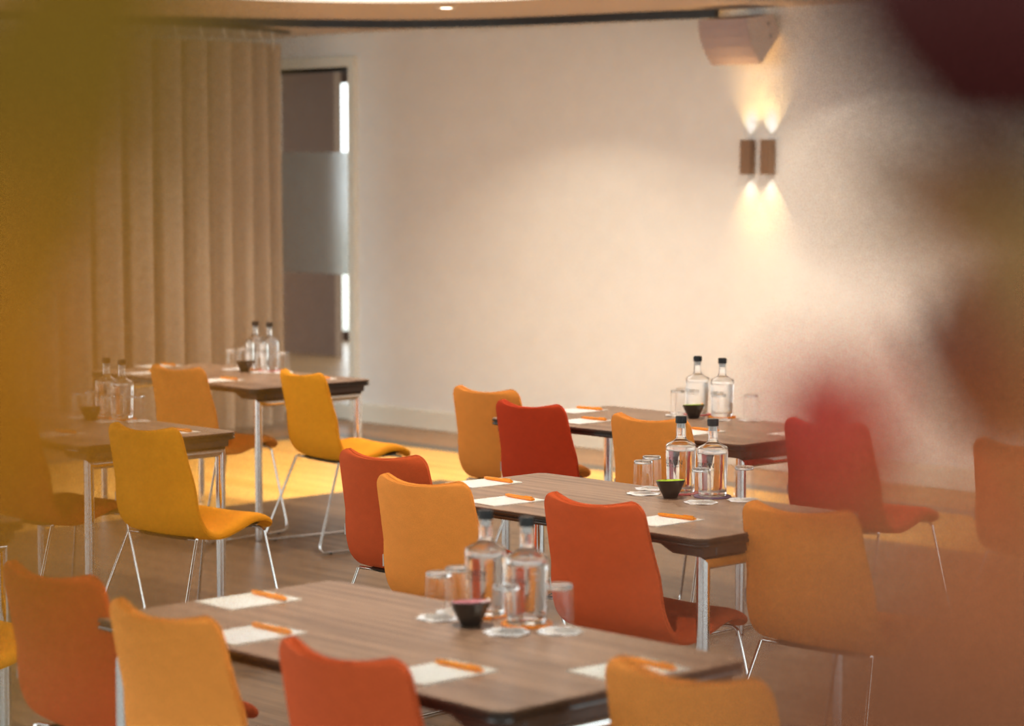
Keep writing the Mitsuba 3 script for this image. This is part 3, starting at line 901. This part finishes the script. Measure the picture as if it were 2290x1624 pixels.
def petal(L, W, cup, thick=.0006, n=9, m_=7, curl=0.0):
    """A petal that rises along z from the origin and leans towards -y by its cup."""
    V = []
    for s in (0, 1):
        for i in range(n):
            v = i / (n - 1)
            w = W * math.sin(math.pi * min(1, .12 + .88 * v) ** .8) ** .7 if v < 1 else W * .06
            for j in range(m_):
                u = j / (m_ - 1) * 2 - 1
                y = -cup * math.sin(v * math.pi * .62) + .30 * w * u * u + curl * v * v * v
                V.append((w * u, y + s * thick, L * v))
    V = np.array(V); o = n * m_; Fc = []
    for i in range(n - 1):
        for j in range(m_ - 1):
            p = i * m_ + j
            Fc += [(p, p + 1, p + 1 + m_), (p, p + 1 + m_, p + m_), (p + o + 1, p + o, p + 1 + m_ + o), (p + 1 + m_ + o, p + o, p + m_ + o)]
    rim = [i * m_ for i in range(n)] + [(n - 1) * m_ + j for j in range(1, m_)] + [i * m_ + m_ - 1 for i in range(n - 2, -1, -1)] + [j for j in range(m_ - 2, 0, -1)]
    for p, q in zip(rim, rim[1:] + rim[:1]):
        Fc += [(p, q, q + o), (p, q + o, p + o)]
    return trimesh.Trimesh(V, Fc, process=False)


def bloom(name, label, cat, centre, size, bsdf, i, layers, tilt=(0, 0), lead=None, stem_r=.0022):
    """layers: (count, length, width, cup, curl) in units of the size, from outside in; the bloom's middle is at the centre."""
    key = thing(name, label, cat)
    size = size * NEARER
    base = centre - np.array([0, 0, size * .5])
    Wb = T().translate(base.tolist()).rotate([1, 0, 0], tilt[0]).rotate([0, 1, 0], tilt[1])
    for li, (n, L, Wd, cup, curl) in enumerate(layers):
        pm = ply(petal(L * size, Wd * size, cup * size, curl=curl * size), bsdf, smooth=50)
        for k in range(n):
            part(key, 'petal', pm, Wb @ T().rotate([0, 0, 1], 360 / n * k + 31 * li))
    stem(key, base, i, stem_r, lead)
    return key


def blade(name, label, p0, p1, p2, p3, w, bsdf, bow=.2, side=None):
    """A long leaf with a keeled section along a curve."""
    P = bez(*[np.asarray(p) for p in (p0, p1, p2, p3)], 22)
    tn = np.gradient(P, axis=0); tn /= np.linalg.norm(tn, axis=1, keepdims=True)
    sd = RIGHT if side is None else np.asarray(side)
    V = []
    for s in (0, 1):
        for i, p in enumerate(P):
            v = i / (len(P) - 1)
            ww = w * NEARER * (math.sin(math.pi * (.10 + .90 * v) ** 1.1) ** .8 if v < 1 else .02)
            s_v = sd - tn[i] * (sd @ tn[i]); s_v /= np.linalg.norm(s_v)
            nn = np.cross(s_v, tn[i])
            for u in np.linspace(-1, 1, 7):
                V.append(p + s_v * ww * u + nn * (bow * ww * u * u + s * .0009))
    n, m_ = len(P), 7; o = n * m_; Fc = []
    for i in range(n - 1):
        for j in range(m_ - 1):
            q = i * m_ + j
            Fc += [(q, q + 1, q + 1 + m_), (q, q + 1 + m_, q + m_), (q + o + 1, q + o, q + 1 + m_ + o), (q + 1 + m_ + o, q + o, q + m_ + o)]
    rim = [i * m_ for i in range(n)] + [(n - 1) * m_ + j for j in range(1, m_)] + [i * m_ + m_ - 1 for i in range(n - 2, -1, -1)] + [j for j in range(m_ - 2, 0, -1)]
    for p, q in zip(rim, rim[1:] + rim[:1]):
        Fc += [(p, q, q + o), (p, q + o, p + o)]
    key = thing(name, label, 'leaf')
    put(key, ply(trimesh.Trimesh(np.array(V), Fc, process=False), bsdf, smooth=50))
    return key


TULIP = [(3, 1.0, .42, .42, .02), (3, .96, .40, .36, .0)]
ROSE = [(6, .80, .42, .62, -.10), (6, .90, .40, .50, -.04), (5, .95, .34, .36, 0), (4, .98, .26, .24, 0), (3, .96, .18, .14, 0)]
# left: olive leaf blade above, amber tulip below it
blade('long_leaf', 'large olive-yellow leaf blurred at the upper left edge', MOUTH + RIGHT * -.015 - np.array([0, 0, .1]), fg(-3200, 1900, .42), fg(760, 900, .37), fg(350, -900, .37), .036, 'leaf_olive')
bloom('tulip', 'amber tulip blurred at the left edge, in front of the curtain', 'flower', fg(10, 900, .245), .041, 'petal_amber', 1, TULIP, lead=fg(-1300, 2600, .36))
# right
bloom('rose', 'dark maroon rose blurred in the upper right corner', 'flower', fg(2310, -60, .46), .076, 'petal_wine', 2, ROSE, lead=fg(2950, 1500, .5))
blade('long_leaf', 'amber-brown leaf blurred at the right edge below the maroon rose', fg(3000, 1500, .64), fg(2900, 860, .62), fg(2600, 560, .60), fg(1780, 420, .58), .023, 'petal_brown', side=[0, 0, 1])
bloom('rose', 'dark maroon rosebud blurred at the middle of the right edge', 'flower', fg(2250, 785, 1.05), .068, 'petal_maroon', 3, ROSE, lead=fg(2700, 1500, .9))
bloom('rosebud', 'small red bud blurred above the haze-reddened chair', 'flower', fg(1850, 945, .72), .042, 'petal_red', 4, [(4, 1.0, .42, .38, 0), (3, .98, .36, .26, 0)], lead=fg(2300, 1900, .5), stem_r=.001)
bloom('tulip', 'large russet tulip blurred over the lower right corner', 'flower', fg(2190, 1730, .235), .056, 'petal_russet', 5, TULIP, lead=fg(2400, 3400, .3))
bloom('tulip', 'orange tulip blurred at the right edge above the lower corner', 'flower', fg(2290, 1270, .2326), .037, 'petal_orange', 6, TULIP, lead=fg(2900, 2300, .32))
